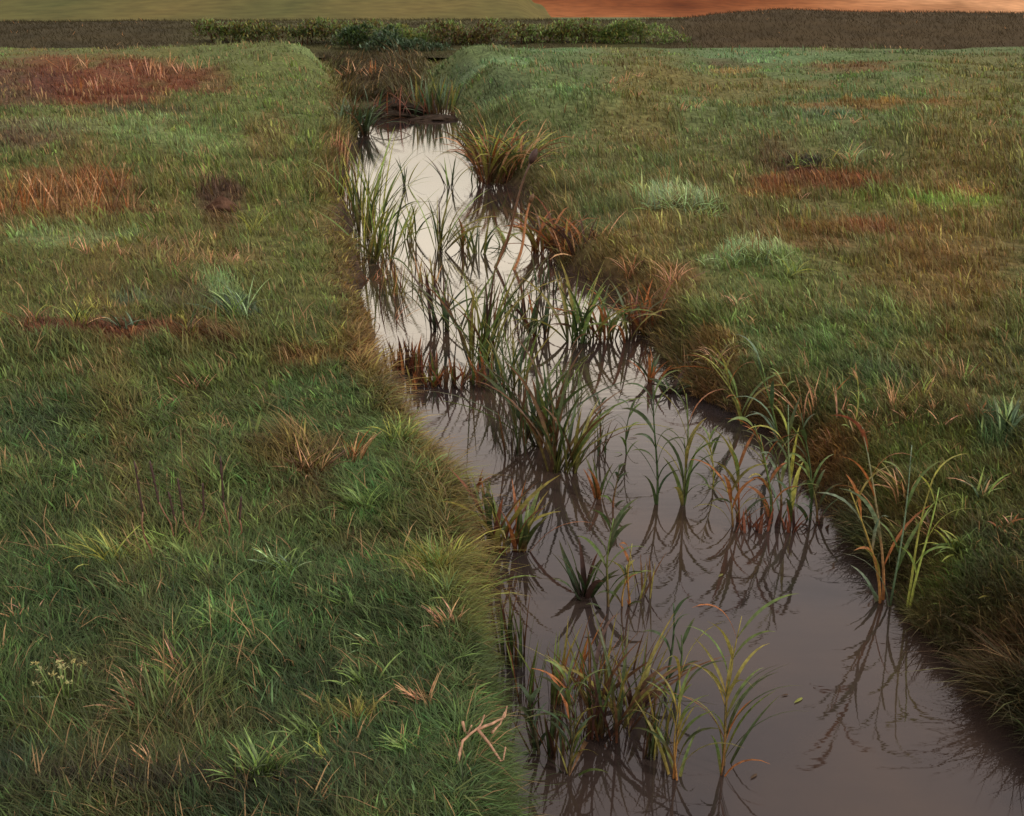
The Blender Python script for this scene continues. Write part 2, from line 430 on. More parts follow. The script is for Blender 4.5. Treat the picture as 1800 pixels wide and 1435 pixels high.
ridge('far_field', 150, 330, 420, lambda u: np.interp(u, [-900, 800, 905, 925, 935, 946, 952, 966, 985, 3000], [-60, -60, -45, -8, 4, 6, 22, 34, 60, 60]),
      lambda x, y, z, t: np.array([72, 67, 36])+np.array([14, 6, 4])*(float(fbm(np.array(x*.05), np.array(y*.03), 8))-.5)*3, np.concatenate([np.linspace(-420, -10, 60), np.linspace(-8, 30, 60)]), M_FAR, .6, 9, -1.0)
ridge('bare_hillside', 240, 480, 600, lambda u: -70.0,
      lambda x, y, z, t: (lambda n: np.array([96, 54, 27])+np.array([26, 22, 18])*n*4.5+np.array([34, 40, 38])*float(sm(np.array((x-60)/60))))(float(fbm(np.array(x*.045), np.array(y*.06), 18, 5))-.45),
      np.linspace(-620, 620, 160), M_FAR, .8, 19, -1.0)

# ------------------------------------------------------------------ meadow grass (stuff)
def grass():
    N = 84000
    u = rng.uniform(-330, 2130, N); v = 74+(1640-74)*rng.uniform(0, 1, N)
    nf = 16000; u = np.concatenate([u, rng.uniform(-200, 2000, nf)]); v = np.concatenate([v, 80+270*rng.random(nf)])
    X, Y, _ = at(u, v, .28)
    keep = (Y > 1.9) & (Y < 58)
    X, Y, u, v = X[keep], Y[keep], u[keep], v[keep]
    n = len(X)
    # extra clumps right at the bank edges
    ne = 5200
    ve = rng.uniform(110, 1560, ne); _, Ye, _ = at(np.full(ne, 900.), ve, .2)
    sidel = rng.random(ne) < .5
    scl = np.clip(Ye/6, .45, 4)
    Xe = np.where(sidel, xl(Ye)-rng.random(ne)*.14*scl+.02, xr(Ye)+rng.random(ne)*.32*scl)
    # brown weeds on the bed of the ditch and on the far bank
    nd = 2600
    vd = rng.uniform(96, 190, nd); _, Yd, _ = at(np.full(nd, 700.), vd, .2)
    Xd = xl(Yd)+(xr(Yd)-xl(Yd))*rng.random(nd)
    X = np.concatenate([X, Xe, Xd]); Y = np.concatenate([Y, Ye, Yd])
    a, b = xl(Y), xr(Y)
    dl, dr = a-X, X-b
    d = np.maximum(dl, dr)
    ok = (d > -.03) | (Y > 31)
    uu, vv = proj(X, Y, height(X, Y))
    X, Y, dl, dr, d = X[ok], Y[ok], dl[ok], dr[ok], d[ok]
    n = len(X)
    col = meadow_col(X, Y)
    dist = np.sqrt(X**2+Y**2+CH**2)
    left = dl > dr
    # clump-wide traits
    cl_len = np.clip(rng.lognormal(0, .3, n), .5, 1.9)*(.25+1.5*fbm(X*1.3, Y*1.3, 61, 3))*(1+.8*sm((noise(X*2.6, Y*2.6, 66)-.68)/.2))
    wind = fbm(X*.9, Y*.9, 62)-.5
    cl_az = np.where(left, PI*.80, PI*1.0)+rng.normal(0, .6, n)+wind*1.6
    edge_m = sm(1-d/(.30*np.clip(Y/6, .6, 3)))
    az_edge = np.where(left, -.15, PI+.15)+rng.normal(0, .75, n)
    cl_az = np.where(rng.random(n) < edge_m, az_edge, cl_az)
    hue = rng.normal(0, 1, (n, 3))*np.array([.11, .07, .10])+rng.normal(0, .16, n)[:, None]
    straw = rng.random(n) < (.016+.03*sm((dist-5)/10))
    bright = rng.random(n) < .10
    parts = []
    for near in (True, False):
        sel = (dist < 9) if near else (dist >= 9)
        idx = np.where(sel)[0]
        K = 11 if near else 7
        r = np.repeat(idx, K); m = len(r)
        rad = np.clip(.045*(dist[r]/4)**.9, .04, .6)
        th = rng.uniform(0, 2*PI, m); rr = rad*np.sqrt(rng.random(m))
        bx = X[r]+rr*np.cos(th); by = Y[r]+rr*np.sin(th)
        dd = np.maximum(xl(by)-bx, bx-xr(by))
        ok = (dd > -.02) | (by > 31)
        r, bx, by, dd = r[ok], bx[ok], by[ok], dd[ok]; m = len(r)
        bz = height(bx, by)
        D = dist[r]
        L = (.064+.0030*np.minimum(D, 16))*cl_len[r]*rng.uniform(.6, 1.25, m)
        bedw = (dd < -.02)
        L *= np.where(bedw, 1.7, 1)
        L *= 1+np.where(left[r], .1, np.where(D < 7, .15, .6))*edge_m[r]
        L *= 1+edge_m[r]*1.5*(fbm(bx*2.5, by*4.5/np.clip(D/6, 1, 4), 71, 3)-.52)*2
        w = np.clip(.00085*D, .0036, .04)*rng.uniform(.6, 1.3, m)
        az = cl_az[r]+rng.normal(0, .55, m)
        lean = np.clip(rng.normal(.62, .22, m)+.22*left[r]*(D < 7)+.25*edge_m[r], .1, 1.15)*np.where(D > 12, .75, 1)
        c = meadow_col(bx, by)*.65+col[r]*.35
        c = lin(c)*GAIN*(1+hue[r])*(.62+.76*fbm(bx*.9/np.clip(D/6, .7, 6), by*.6/np.clip(D/6, .7, 6), 97, 3))[:, None]*(1+rng.normal(0, .16, m))[:, None]
        st = straw[r] & (rng.random(m) < .5) | (rng.random(m) < .004)
        c = np.where(st[:, None], alb(np.array([130, 106, 74]))*rng.uniform(.6, 1.15, m)[:, None], c)
        L = np.where(st, L*1.45, L)
        br = bright[r] & (rng.random(m) < .7)
        c = np.where((br & ~st)[:, None], c*np.array([1.55, 1.75, 1.5]), c)
        dk = rng.random(m) < .2
        c = np.where((dk & ~st & ~br)[:, None], c*np.array([.62, .5, .55]), c)
        w = np.where(br, w*1.7, w)
        c = np.clip(c, .004, .6)
        dx, dy = np.cos(az), np.sin(az)
        tw = rng.normal(0, .7, m)
        sx, sy = -np.sin(az+tw), np.cos(az+tw)
        ts = [0, .38, .74, 1.0] if near else [0, .55, 1.0]
        ws = [.8, 1.0, .7, 0] if near else [.9, .9, 0]
        VS = []
        for t, wk in zip(ts, ws):
            hx = L*lean*t**1.7*.95
            hz = L*(t-.42*lean*t*t-.22*np.maximum(lean-.6, 0)*t**3)
            px = bx+dx*hx; py = by+dy*hx; pz = bz-.012+hz
            if wk > 0:
                VS += [np.stack([px-sx*w*wk*.5, py-sy*w*wk*.5, pz], 1), np.stack([px+sx*w*wk*.5, py+sy*w*wk*.5, pz+.1*w], 1)]
            else:
                VS += [np.stack([px, py, pz], 1)]
        nv = len(VS)
        V = np.stack(VS, 1).reshape(-1, 3)
        base = (np.arange(m)*nv)[:, None]
        if near:
            Q = np.concatenate([base+np.array([0, 1, 3, 2]), base+np.array([2, 3, 5, 4])])
            T = base+np.array([4, 5, 6])
        else:
            Q = base+np.array([0, 1, 3, 2]); T = base+np.array([2, 3, 4])
        parts.append((V, Q, T, np.repeat(c, nv, 0)))
    o1 = sum(len(p[0]) for p in parts[:1])
    V = np.concatenate([p[0] for p in parts]); Q = np.concatenate([parts[0][1], parts[1][1]+o1]); T = np.concatenate([parts[0][2], parts[1][2]+o1])
    Cc = np.concatenate([p[3] for p in parts])
    o = big_mesh('meadow_grass', V, Q, T, Cc, M_GRASS)
    tag(o, 'mossy green and rust meadow grass covering both banks of the stream', 'grass')
    o['kind'] = 'stuff'
    print('blades verts', len(V))
grass()

def bank_weeds():
    """rough brown herbage on the far earth bank"""
    me = BANK.data
    nv = len(me.vertices); co = np.empty(nv*3); me.vertices.foreach_get('co', co); co = co.reshape(-1, 3)
    n = 75000
    k = rng.integers(0, 259, n); j = rng.integers(0, 14, n)
    a = rng.random(n)[:, None]; b = rng.random(n)[:, None]
    i00 = k*22+j
    P = co[i00]*(1-a)*(1-b)+co[i00+22]*a*(1-b)+co[i00+1]*(1-a)*b+co[i00+23]*a*b
    col = np.array([bank_col(x, y, z, 0) for x, y, z in P])
    c = lin(col)*GAIN*(1+rng.normal(0, .12, n))[:, None]
    pale = rng.random(n) < .004
    c = np.clip(np.where(pale[:, None], alb((150, 110, 76)), c), .003, .5)
    h = rng.uniform(.05, .24, n); w = rng.uniform(.012, .03, n); lx = rng.normal(-.05, .15, n)
    V = np.stack([P-np.stack([w, w*0, w*0+.02], 1), P+np.stack([w, w*0, w*0-.02], 1), P+np.stack([lx, lx*.2, h], 1)], 1).reshape(-1, 3)
    T = (np.arange(n)*3)[:, None]+np.array([0, 1, 2])
    o = big_mesh('bank_weeds', V, np.zeros((0, 4), int), T, np.repeat(c, 3, 0), M_GRASS)
    tag(o, 'rough brown weeds covering the earth bank beyond the meadow', 'weeds'); o['kind'] = 'stuff'
bank_weeds()

# ------------------------------------------------------------------ reeds
def reed(bx, by, ty, hw, n, style, pal, lean, label, group=None, name='reed_clump', cat='reeds', stems=None, stem_pal=None, ground=False, wl=1.0, merge=False, bpx=0):
    """bx, by: photo pixel of the base; ty: photo row of the top; hw: half width in photo pixels"""
    X, Y, Z = [float(q) for q in at(bx, by, 0.0)]
    if ground:
        X, Y, Z = ground_at(bx, by)
    H = max(.08, float(top_z(X, Y, ty))-Z)
    W = hw/float(px_per_m(X, Y, Z)); B = bpx/float(px_per_m(X, Y, Z))
    root = empty(name, (X, Y, Z)); tag(root, label, cat, group)
    z0 = -.06 if not ground else -.02
    lw = .031*wl; n = int(n*1.35)
    if merge: mb = MB()
    def put(m, nm, mat):
        if not merge: m.build(nm, mat, root)
    if style == 'stalk':
        ns = stems or 1
        for s in range(ns):
            hs = H*(1 if s == 0 else random.uniform(.6, .95))
            ph = random.uniform(0, 2*PI)
            ox, oy = (0, 0) if s == 0 else (random.uniform(-1, 1)*max(B, .03), random.uniform(-.06, .06))
            dxs = lean*W*random.uniform(.6, 1.1)
            pts = []; 
            for k in range(9):
                t = k/8
                pts.append(np.array([ox+dxs*t**1.8+.01*math.sin(ph+5*t), oy+.02*math.sin(ph+3*t), z0+(hs*.98-z0)*t]))
            cb = pick(stem_pal or pal); ct = pick(pal)
            m = mb if merge else MB()
            m.tube(pts, [.0075*wl*(1-.7*k/8) for k in range(9)], [cb*(1-k/8)+ct*k/8 for k in range(9)])
            put(m, 'stem', M_STEM)
            nl = max(3, n//ns)
            for k in range(nl):
                t = .12+.86*k/(nl-1)
                q = pts[min(8, int(t*8))]
                sidex = 0 if (k+s) % 2 else PI
                if lean and random.random() < abs(lean)*.5: sidex = 0 if lean > 0 else PI
                az = sidex+random.gauss(0, .55)
                c = pick(pal)
                m = mb if merge else MB()
                LL = max(W*1.7, H*.5)*random.uniform(.6, 1.15)*(1-.3*t)
                m.leaf(q, az, random.uniform(1.08, 1.46), LL, lw*random.uniform(.55, .95), random.uniform(.7, 2.1), cb*.5+c*.5, c, c*.85+PAL['R']*.15, roll=random.gauss(0, .45), drift=random.gauss(0, .3))
                put(m, 'leaf', M_LEAF)
    else:
        for k in range(n):
            r = random.random()
            off = (random.uniform(-1, 1)*B, random.uniform(-1, 1)*B*.4, z0)
            sx = 1 if random.random() < .5+.5*lean else -1
            spread = abs(random.gauss(0, .55))
            if style == 'fan':
                el = PI/2-min(1.25, spread*W/H*1.5); curl = random.uniform(.15, .9)+.5*spread
                LL = H*random.uniform(.75, 1.25)*(1+.3*spread)
            elif style == 'arch':
                el = PI/2-min(.9, abs(random.gauss(.25, .2))*1.2); curl = random.uniform(1.0, 2.2)
                LL = H*random.uniform(.9, 1.35)
            else:      # 'spike': stiff upright
                el = PI/2-min(.8, spread*W/H); curl = random.uniform(0, .35)
                LL = H*random.uniform(.7, 1.15)
            az = (0 if sx > 0 else PI)+random.gauss(0, .75)
            c = pick(pal); c0 = pick(stem_pal or pal)*.8
            m = mb if merge else MB()
            m.leaf(off, az, el, LL, lw*random.uniform(.6, 1.2), curl, c0, c, c*.8+PAL['R']*.2, roll=random.gauss(0, .5), drift=random.gauss(0, .35), seg=9 if not merge else 6)
            put(m, 'leaf', M_LEAF)
    if merge:
        mb.build('foliage', M_LEAF, root)
    return root

R = reed
# --- nearest group at the lower edge of the picture
R(1188, 1362, 1165, 100, 16, 'stalk', 'OOMG', -.1, wl=.62, label= 'olive green reed with arching leaves at the bottom, left of the lone right-hand one', stems=2, stem_pal='RB')
R(1270, 1352, 1072, 110, 20, 'stalk', 'OMMGR', .12, wl=.62, label= 'tall reed with orange and green leaves, rightmost along the bottom edge', stems=2, stem_pal='RB')
R(1000, 1358, 1178, 85, 18, 'stalk', 'OMKRG', .0, wl=.6, label= 'leafy green and orange reed by the grass bank at the bottom', stems=2, stem_pal='BR')
R(944, 1330, 1215, 40, 9, 'stalk', 'KGS', -.3, 'dark blue green reed touching the left bank at the bottom', stems=1, stem_pal='D')
R(1060, 1290, 1120, 70, 34, 'fan', 'BODGB', .15, wl=.55, label= 'dark brown tangled sedge clump in the near water', stem_pal='DN', name='sedge_clump', bpx=50)
R(1172, 1212, 1062, 40, 8, 'stalk', 'GMK', .1, 'slim reed with upright leaves and a dark bud, behind the bottom row', stems=2, stem_pal='G', bpx=18)
R(1115, 1245, 1155, 35, 14, 'arch', 'BOD', .3, 'drooping olive brown sedge between the two tall bottom reeds', stem_pal='D', name='sedge_clump', bpx=15)
R(950, 1240, 1105, 40, 14, 'spike', 'RBNM', .1, 'thin upright rust reed stems beside the near left bank', stem_pal='B', bpx=35, wl=.55)
R(1012, 1225, 1072, 60, 18, 'spike', 'MOBR', .15, 'thin green and brown upright stems standing left of the slim budded reed', stem_pal='BN', bpx=55, wl=.55)
R(1030, 1048, 955, 55, 11, 'fan', 'GKD', -.2, 'small blackish green sedge clump alone in the middle water', stem_pal='D', name='sedge_clump', bpx=8)
R(1066, 1070, 905, 60, 9, 'stalk', 'KGM', .1, 'slender dark reed with leaves like open wings', stems=1, stem_pal='B')
R(1106, 1066, 950, 32, 8, 'stalk', 'OGR', -.1, 'thin olive reed with an orange stem foot', stems=2, stem_pal='R', bpx=10, wl=.8)
R(876, 972, 832, 55, 22, 'fan', 'NGOBM', -.15, 'dark red and green reed clump against the left bank', stem_pal='N', bpx=22)
R(910, 968, 850, 45, 12, 'fan', 'MORG', .2, 'green reed clump with one orange leaf beside the dark red clump', stem_pal='NR', bpx=12)
R(1148, 1330, 1180, 40, 18, 'spike', 'BDGO', .2, 'dark thin stems between the two tall olive reeds at the bottom', stem_pal='D', bpx=26, wl=.4, name='reed_tuft')
R(905, 1170, 1030, 40, 20, 'spike', 'DBGB', -.25, 'dark curved stems standing off the left bank below the dark red clump', stem_pal='D', bpx=22, wl=.45, name='reed_tuft')
R(965, 1330, 1225, 45, 16, 'spike', 'DGBK', .0, 'blackish stems crowding the left of the bottom row', stem_pal='D', bpx=30, wl=.5, name='reed_tuft')
R(1075, 1190, 1085, 60, 22, 'spike', 'OBMO', .1, 'olive stems scattered behind the dark brown sedge', stem_pal='B', bpx=70, wl=.38, name='reed_tuft')
R(1130, 1050, 955, 30, 8, 'spike', 'OGB', .1, 'few fine stems right of the thin olive reed', stem_pal='D', bpx=16, wl=.4, name='reed_tuft')
# --- middle water
R(905, 800, 690, 40, 14, 'spike', 'GBKD', -.2, 'fine dark stems left of the big dark clump', stem_pal='D', bpx=26, wl=.45, name='reed_tuft')
R(1045, 800, 725, 30, 9, 'spike', 'GKB', .2, 'fine dark stems right of the olive clump in mid stream', stem_pal='D', bpx=20, wl=.4, name='reed_tuft')
R(900, 690, 560, 45, 20, 'fan', 'GKMO', .15, 'loose dark leaves behind the big dark clump', stem_pal='D', bpx=26, wl=.7)
R(1000, 690, 600, 35, 14, 'spike', 'GMBK', .1, 'thin green stems rising behind the olive clump', stem_pal='D', bpx=26, wl=.5, name='reed_tuft')
R(960, 520, 440, 26, 12, 'spike', 'KGD', .0, 'thin dark stems near the pinkish brown tussock', stem_pal='D', bpx=18, wl=.6, name='reed_tuft')
R(905, 560, 470, 26, 14, 'spike', 'BGDO', .1, 'thin brown stems right of the tall brown tipped clump', stem_pal='D', bpx=24, wl=.55, name='reed_tuft')
R(745, 500, 440, 30, 14, 'spike', 'OBPO', .0, 'thin pale stems in the bright water left of centre', stem_pal='B', bpx=30, wl=.7, name='reed_tuft')
R(690, 520, 440, 24, 16, 'spike', 'BNPO', .2, 'thin reddish stems beside the left bank of the bright water', stem_pal='N', bpx=24, wl=.7, name='reed_tuft')
R(1100, 800, 705, 30, 8, 'stalk', 'GKM', .2, 'slender dark reed above the slender pair, closest to the open water', stems=1, stem_pal='GD', wl=.8)
R(1252, 860, 760, 40, 9, 'stalk', 'GMO', -.3, 'slender olive reed right of the slender pair', stems=1, stem_pal='OD', wl=.8)
R(1053, 762, 702, 26, 5, 'stalk', 'GK', .2, 'short reed with a curled leaf, above the dark and orange seedling', stems=1, stem_pal='D')
R(1052, 877, 802, 20, 5, 'fan', 'GR', -.1, 'small reed seedling with one orange leaf in mid stream', stem_pal='R', bpx=4)
R(1080, 890, 815, 24, 6, 'stalk', 'GKM', .1, 'small dark green seedling right of the orange leaved one', stems=1, stem_pal='N')
R(1153, 888, 672, 65, 10, 'stalk', 'KGGM', -.3, 'tall dark reed, left one of the slender pair in mid stream', stems=1, stem_pal='GD')
R(1203, 884, 690, 75, 14, 'stalk', 'GMOR', -.15, 'tall olive reed, right one of the slender pair in mid stream', stems=2, stem_pal='OD', bpx=12)
R(946, 782, 612, 75, 30, 'fan', 'GKGMB', -.35, 'big dark green reed clump with orange foot at the stream centre', stem_pal='RBD', bpx=40, wl=1.05)
R(990, 830, 668, 65, 24, 'fan', 'GMGBO', .25, 'olive reed clump with reddish leaves in front of the big dark clump', stem_pal='OD', bpx=24, wl=1.0)
R(850, 640, 462, 75, 36, 'fan', 'MOBGO', .0, 'tall brown tipped reed clump standing left of centre', stem_pal='OM', bpx=26, wl=.75)
R(866, 640, 440, 20, 5, 'spike', 'BD', .1, 'dark brown seed stalks rising out of the tall brown tipped clump', stem_pal='B', name='seed_stalks', bpx=8, wl=.8)
R(777, 582, 474, 55, 24, 'fan', 'GKDM', -.2, 'dark green reed clump with banded leaves nearer the left bank', stem_pal='D', bpx=32)
R(944, 590, 498, 36, 12, 'fan', 'GRKD', -.1, 'dark twiggy reed clump with an orange leaf', stem_pal='DR', bpx=20)
R(1014, 602, 480, 48, 22, 'fan', 'MOLG', -.15, 'fresh green reed clump beside the right bank', stem_pal='MK', bpx=18)
R(1075, 596, 482, 52, 34, 'arch', 'RBOGM', -.3, 'orange brown reed clump leaning left from the right bank', stem_pal='BN', bpx=40)
R(1130, 586, 498, 36, 22, 'fan', 'RBNR', .1, 'rust red reed clump, rightmost in its row at the bank', stem_pal='BD', bpx=24)
R(790, 676, 612, 60, 66, 'spike', 'OBBMNR', .0, 'low rusty brush of cut reeds in the left shallows', stem_pal='D', bpx=75, wl=.95, name='reed_stubble')
R(710, 655, 580, 34, 44, 'spike', 'NRDB', .1, 'dark red reed stubble tight against the left bank', stem_pal='D', bpx=34, wl=.9, name='reed_stubble')
R(1145, 672, 612, 28, 9, 'fan', 'RGK', .1, 'small orange and green reed tuft off the right bank', stem_pal='RN', bpx=8)
R(1180, 690, 642, 34, 9, 'arch', 'KGD', .1, 'small drooping dark tuft off the right bank', stem_pal='D', bpx=8)
R(832, 872, 818, 26, 9, 'fan', 'DKR', .1, 'little dark water plant with orange tips by the left bank', stem_pal='D', bpx=22, name='water_plant', cat='plant')
# --- along the right bank
R(1305, 745, 632, 75, 9, 'stalk', 'YRMO', -1.0, 'bowing yellow and orange reed, first along the right bank', stems=1, stem_pal='M')
R(1370, 780, 632, 72, 8, 'stalk', 'SMKS', -1.0, 'bowing blue green reed in front of the rusty bank grass', stems=1, stem_pal='M')
R(1302, 916, 792, 75, 14, 'stalk', 'GORM', -.5, 'reed with leaves hanging left over open water', stems=2, stem_pal='BN', bpx=14)
R(1356, 914, 742, 70, 14, 'stalk', 'MGOR', -.6, 'tall reed with an orange leaf, in the dense row by the right bank', stems=2, stem_pal='GN', bpx=16)
R(1388, 918, 705, 70, 14, 'stalk', 'MYGS', -.55, 'tallest yellow green reed in the dense row by the right bank', stems=2, stem_pal='ON', bpx=16)
R(1424, 914, 724, 55, 12, 'stalk', 'SGMK', -.6, 'grey green reed, nearest the bank in the dense row', stems=2, stem_pal='GN', bpx=12)
R(1340, 930, 872, 55, 26, 'spike', 'NDDN', .0, 'dark purple stalk bases crowding the dense reed row', stem_pal='D', bpx=60, wl=.7, name='reed_stubble')
R(1440, 925, 888, 36, 10, 'fan', 'DND', .2, 'dark purple leafy weed at the foot of the right bank', stem_pal='D', bpx=10, name='water_plant', cat='plant')
R(1552, 1058, 742, 85, 11, 'stalk', 'ROSRN', -.9, 'tall orange and yellow reed bowing left over the shaded bank', stems=2, stem_pal='R', bpx=12)
R(1566, 1060, 780, 40, 5, 'stalk', 'SM', .15, 'straight blue green reed stem behind the tall orange reed', stems=1, stem_pal='K', wl=.8)
R(1592, 1078, 828, 50, 7, 'stalk', 'LLYO', .5, 'pale yellow reed leaning right, nearest the shaded bank', stems=2, stem_pal='Y', bpx=10)
R(1502, 760, 655, 26, 6, 'stalk', 'YLP', -.3, 'thin yellow green reed standing in the rusty bank grass', stems=1, stem_pal='O', ground=True, wl=.8)
R(1378, 735, 660, 30, 7, 'stalk', 'LMP', -.5, 'pale green reed shoot behind the bowing blue green reed', stems=1, stem_pal='M', ground=True, wl=.8)
R(1765, 770, 700, 45, 14, 'fan', 'SLWK', .1, 'blue green broad leaved tuft near the right edge of the meadow', stem_pal='K', ground=True, bpx=8)
# --- far water
R(612, 375, 262, 38, 34, 'spike', 'OYBPM', .3, 'pale olive reed stand at the left bank, rear of the bright water', stem_pal='NB', bpx=26, wl=1.1)
R(648, 420, 258, 52, 34, 'fan', 'OMLYG', .45, 'large olive reed stand leaning over the bright water', stem_pal='BO', bpx=22, wl=.95)
R(664, 462, 330, 60, 30, 'fan', 'OMGYL', .5, 'olive reed stand with dark roots, front of the left bank stands', stem_pal='ND', bpx=24, wl=.95)
R(720, 420, 336, 36, 14, 'fan', 'OYLG', .3, 'broad leaved olive clump in the bright water', stem_pal='O', bpx=12, wl=1.0)
R(776, 442, 326, 50, 15, 'fan', 'OGLO', .3, 'olive clump with a dark seed spike amid the bright water', stem_pal='OD', bpx=10, wl=1.0)
R(770, 432, 338, 6, 3, 'spike', 'DK', -.2, 'upright dark seed spikes beside the olive clump', stem_pal='D', name='seed_stalks', bpx=5, wl=.9)
R(816, 436, 372, 40, 14, 'fan', 'OGYR', .4, 'arching olive clump right of the dark seed spikes', stem_pal='OR', bpx=10, wl=1.0)
R(842, 446, 385, 30, 10, 'fan', 'GKO', .2, 'short dark green clump before the leaning bulrush', stem_pal='O', bpx=10, wl=.95)
R(888, 432, 378, 24, 8, 'arch', 'OL', .1, 'thin pale drooping grass right of the leaning bulrush', stem_pal='O', bpx=8, name='grass_tuft', cat='grass')
R(710, 325, 276, 26, 7, 'fan', 'KGO', .2, 'tiny dark sprig in the rear of the bright water', stem_pal='D', bpx=5, wl=.9)
R(790, 330, 270, 24, 9, 'fan', 'OKDL', -.1, 'small olive and black sprig near the white flowers', stem_pal='D', bpx=8, wl=.9)
R(884, 322, 205, 58, 120, 'arch', 'OBMPRGY', .1, 'great bushy brown and olive sedge tussock on the far right bank', stem_pal='NB', bpx=40, wl=1.3, merge=True, name='sedge_tussock')
R(960, 444, 352, 40, 40, 'arch', 'ROBNR', -.15, 'orange sedge tussock overhanging the bright water', stem_pal='RN', bpx=28, wl=1.3, merge=True, name='sedge_tussock')
R(1020, 466, 378, 40, 44, 'fan', 'PBORD', .1, 'pinkish brown sedge tussock with black roots on the right bank', stem_pal='D', bpx=32, wl=1.1, merge=True, name='sedge_tussock')
R(765, 200, 128, 38, 60, 'spike', 'KMGOS', .0, 'grey green rush tuft with red foot at the stream head', stem_pal='N', bpx=34, wl=2.0, merge=True, name='rush_tuft')
R(622, 238, 168, 40, 90, 'fan', 'KGBS', .3, 'dark grey green rush tuft on the far left bank', stem_pal='BD', bpx=28, wl=1.6, merge=True, name='rush_tuft')
R(598, 300, 225, 18, 40, 'spike', 'PTBN', .2, 'bleached stalks edging the far left bank', stem_pal='N', bpx=12, wl=1.3, merge=True, name='rush_tuft')
R(662, 140, 104, 60, 60, 'spike', 'PBR', .0, 'row of straw stalks across the dry ditch', stem_pal='B', bpx=58, wl=2.0, merge=True, ground=True, name='rush_tuft')

R(716, 206, 150, 60, 60, 'fan', 'DBKN', .0, 'dark weedy sedge growing across the stream head, before the mud heap', stem_pal='D', bpx=70, wl=1.5, merge=True, name='sedge_clump')
# ------------------------------------------------------------------ bulrush rods
def bulrush(b, t, label, head=True):
    X, Y, Z = [float(q) for q in at(b[0], b[1], 0)]
    s = float(px_per_m(X, Y, 0))
    dx = (t[0]-b[0])/s; H = float(top_z(X, Y, t[1]))
    root = empty('bulrush', (X, Y, 0)); tag(root, label, 'bulrush')
    pts = [np.array([dx*k/10+.03*math.sin(k*.55), .0, -.08+(H+.08)*k/10]) for k in range(11)]
    c0 = alb((96, 66, 42)) if head else alb((140, 98, 66)); c1 = alb((62, 46, 38)) if head else alb((120, 80, 54))
    m = MB(); m.tube(pts, [.017-.0008*k for k in range(11)], [c0+(c1-c0)*k/10 for k in range(11)]); m.build('stem', M_STEM, root)
    if head:
        q = pts[-1]; d = (pts[-1]-pts[-2]); d /= np.linalg.norm(d)
        m = MB(); hp = [q+d*(.16*k/6-.02) for k in range(7)]
        m.tube(hp, [.014, .032, .038, .038, .034, .024, .004], [PAL['D']]*7, 8); m.build('seed_head', M_STEM, root)
    else:
        m = MB(); hp = [pts[-2]+(pts[-1]-pts[-2])*k/4*1.1 for k in range(5)]
        m.tube(hp, [.010, .022, .026, .02, .004], [PAL['B']]*5, 8); m.build('seed_head', M_STEM, root)
bulrush((864, 470), (936, 284), 'leaning dark brown bulrush with black head above the bright water')
bulrush((897, 474), (940, 342), 'leaning pale brown bulrush, shorter of the two bulrushes', False)

# ------------------------------------------------------------------ leaves adrift
for (x, y) in [(1385, 1222), (1410, 1228), (1330, 1362), (1270, 1010), (1120, 770)]:
    X, Y, _ = [float(q) for q in at(x, y, 0)]
    m = MB(); c = pick('YOB'); a = random.uniform(0, 2*PI)
    m.leaf((0, 0, .004), a, .02, random.uniform(.03, .07), random.uniform(.010, .018), .04, c, c, c, seg=4, fold=.05)
    o = m.build('floating_leaf', M_LEAF); o.location = (X, Y, 0)
    tag(o, 'small yellowish leaf adrift on the open water', 'leaf', 'leaves adrift on the water')

# ------------------------------------------------------------------ white flowers
def white_flower(px, py, ty, label):
    X, Y, Z = [float(q) for q in at(px, py, 0)]
    H = float(top_z(X, Y, ty))
    root = empty('white_flower', (X, Y, 0)); tag(root, label, 'flower')
    m = MB(); m.tube([np.array([0, 0, -.05]), np.array([.02, 0, H*.5]), np.array([.0, 0, H*.9])], [.012, .01, .008], [PAL['M']]*3); m.build('stem', M_STEM, root)
    for az in (0.2, 2.9, 1.6, -1.6):
        m = MB(); w = alb((226, 222, 205))
        m.leaf((0, 0, H*.88), az, 1.1, .17, .07, 2.9, w*.8, w, w); m.build('petal', M_LEAF, root)
white_flower(828, 316, 289, 'white drooping flower left of the great sedge tussock')
white_flower(838, 322, 296, 'smaller white drooping flower, closer to the great sedge tussock')

# ------------------------------------------------------------------ tufts standing in the meadow
def tuft(x, y, ty, hw, n, pal, lean, label, group=None, name='grass_tuft', cat='grass', w=.010, curl=(.5, 1.5), heads=False, bpx=None, proto=None):
    X, Y, Z = ground_at(x, y)
    s = float(px_per_m(X, Y, Z))
    H = max(.05, float(top_z(X, Y, ty))-Z)*(1.22 if (x < 900 and y > 620) else 1.15); n, w = (int(n*1.7), w*.72) if (x < 900 and y > 620) else (n, w); W = hw/s; B = (bpx if bpx is not None else hw*.35)/s
    w = max(w*1.15, 2.2/s)
    m = MB()
    for k in range(n):
        sx = 0 if random.random() < .5+.5*lean else PI
        sp = abs(random.gauss(0, .6))
        c = pick(pal)
        m.leaf((random.uniform(-B, B), random.uniform(-B, B)*.5, -.02), sx+random.gauss(0, .6), PI/2-min(1.2, sp*W/H+.1), H*random.uniform(.7, 1.2)*(1+.3*sp), w*random.uniform(.6, 1.2), random.uniform(*curl), c*.75, c, c*1.05, seg=6, roll=random.gauss(0, .4), drift=random.gauss(0, .4))
    o = m.build(name, M_LEAF); o.location = (X, Y, Z)
    tag(o, label, cat, group)
    return o

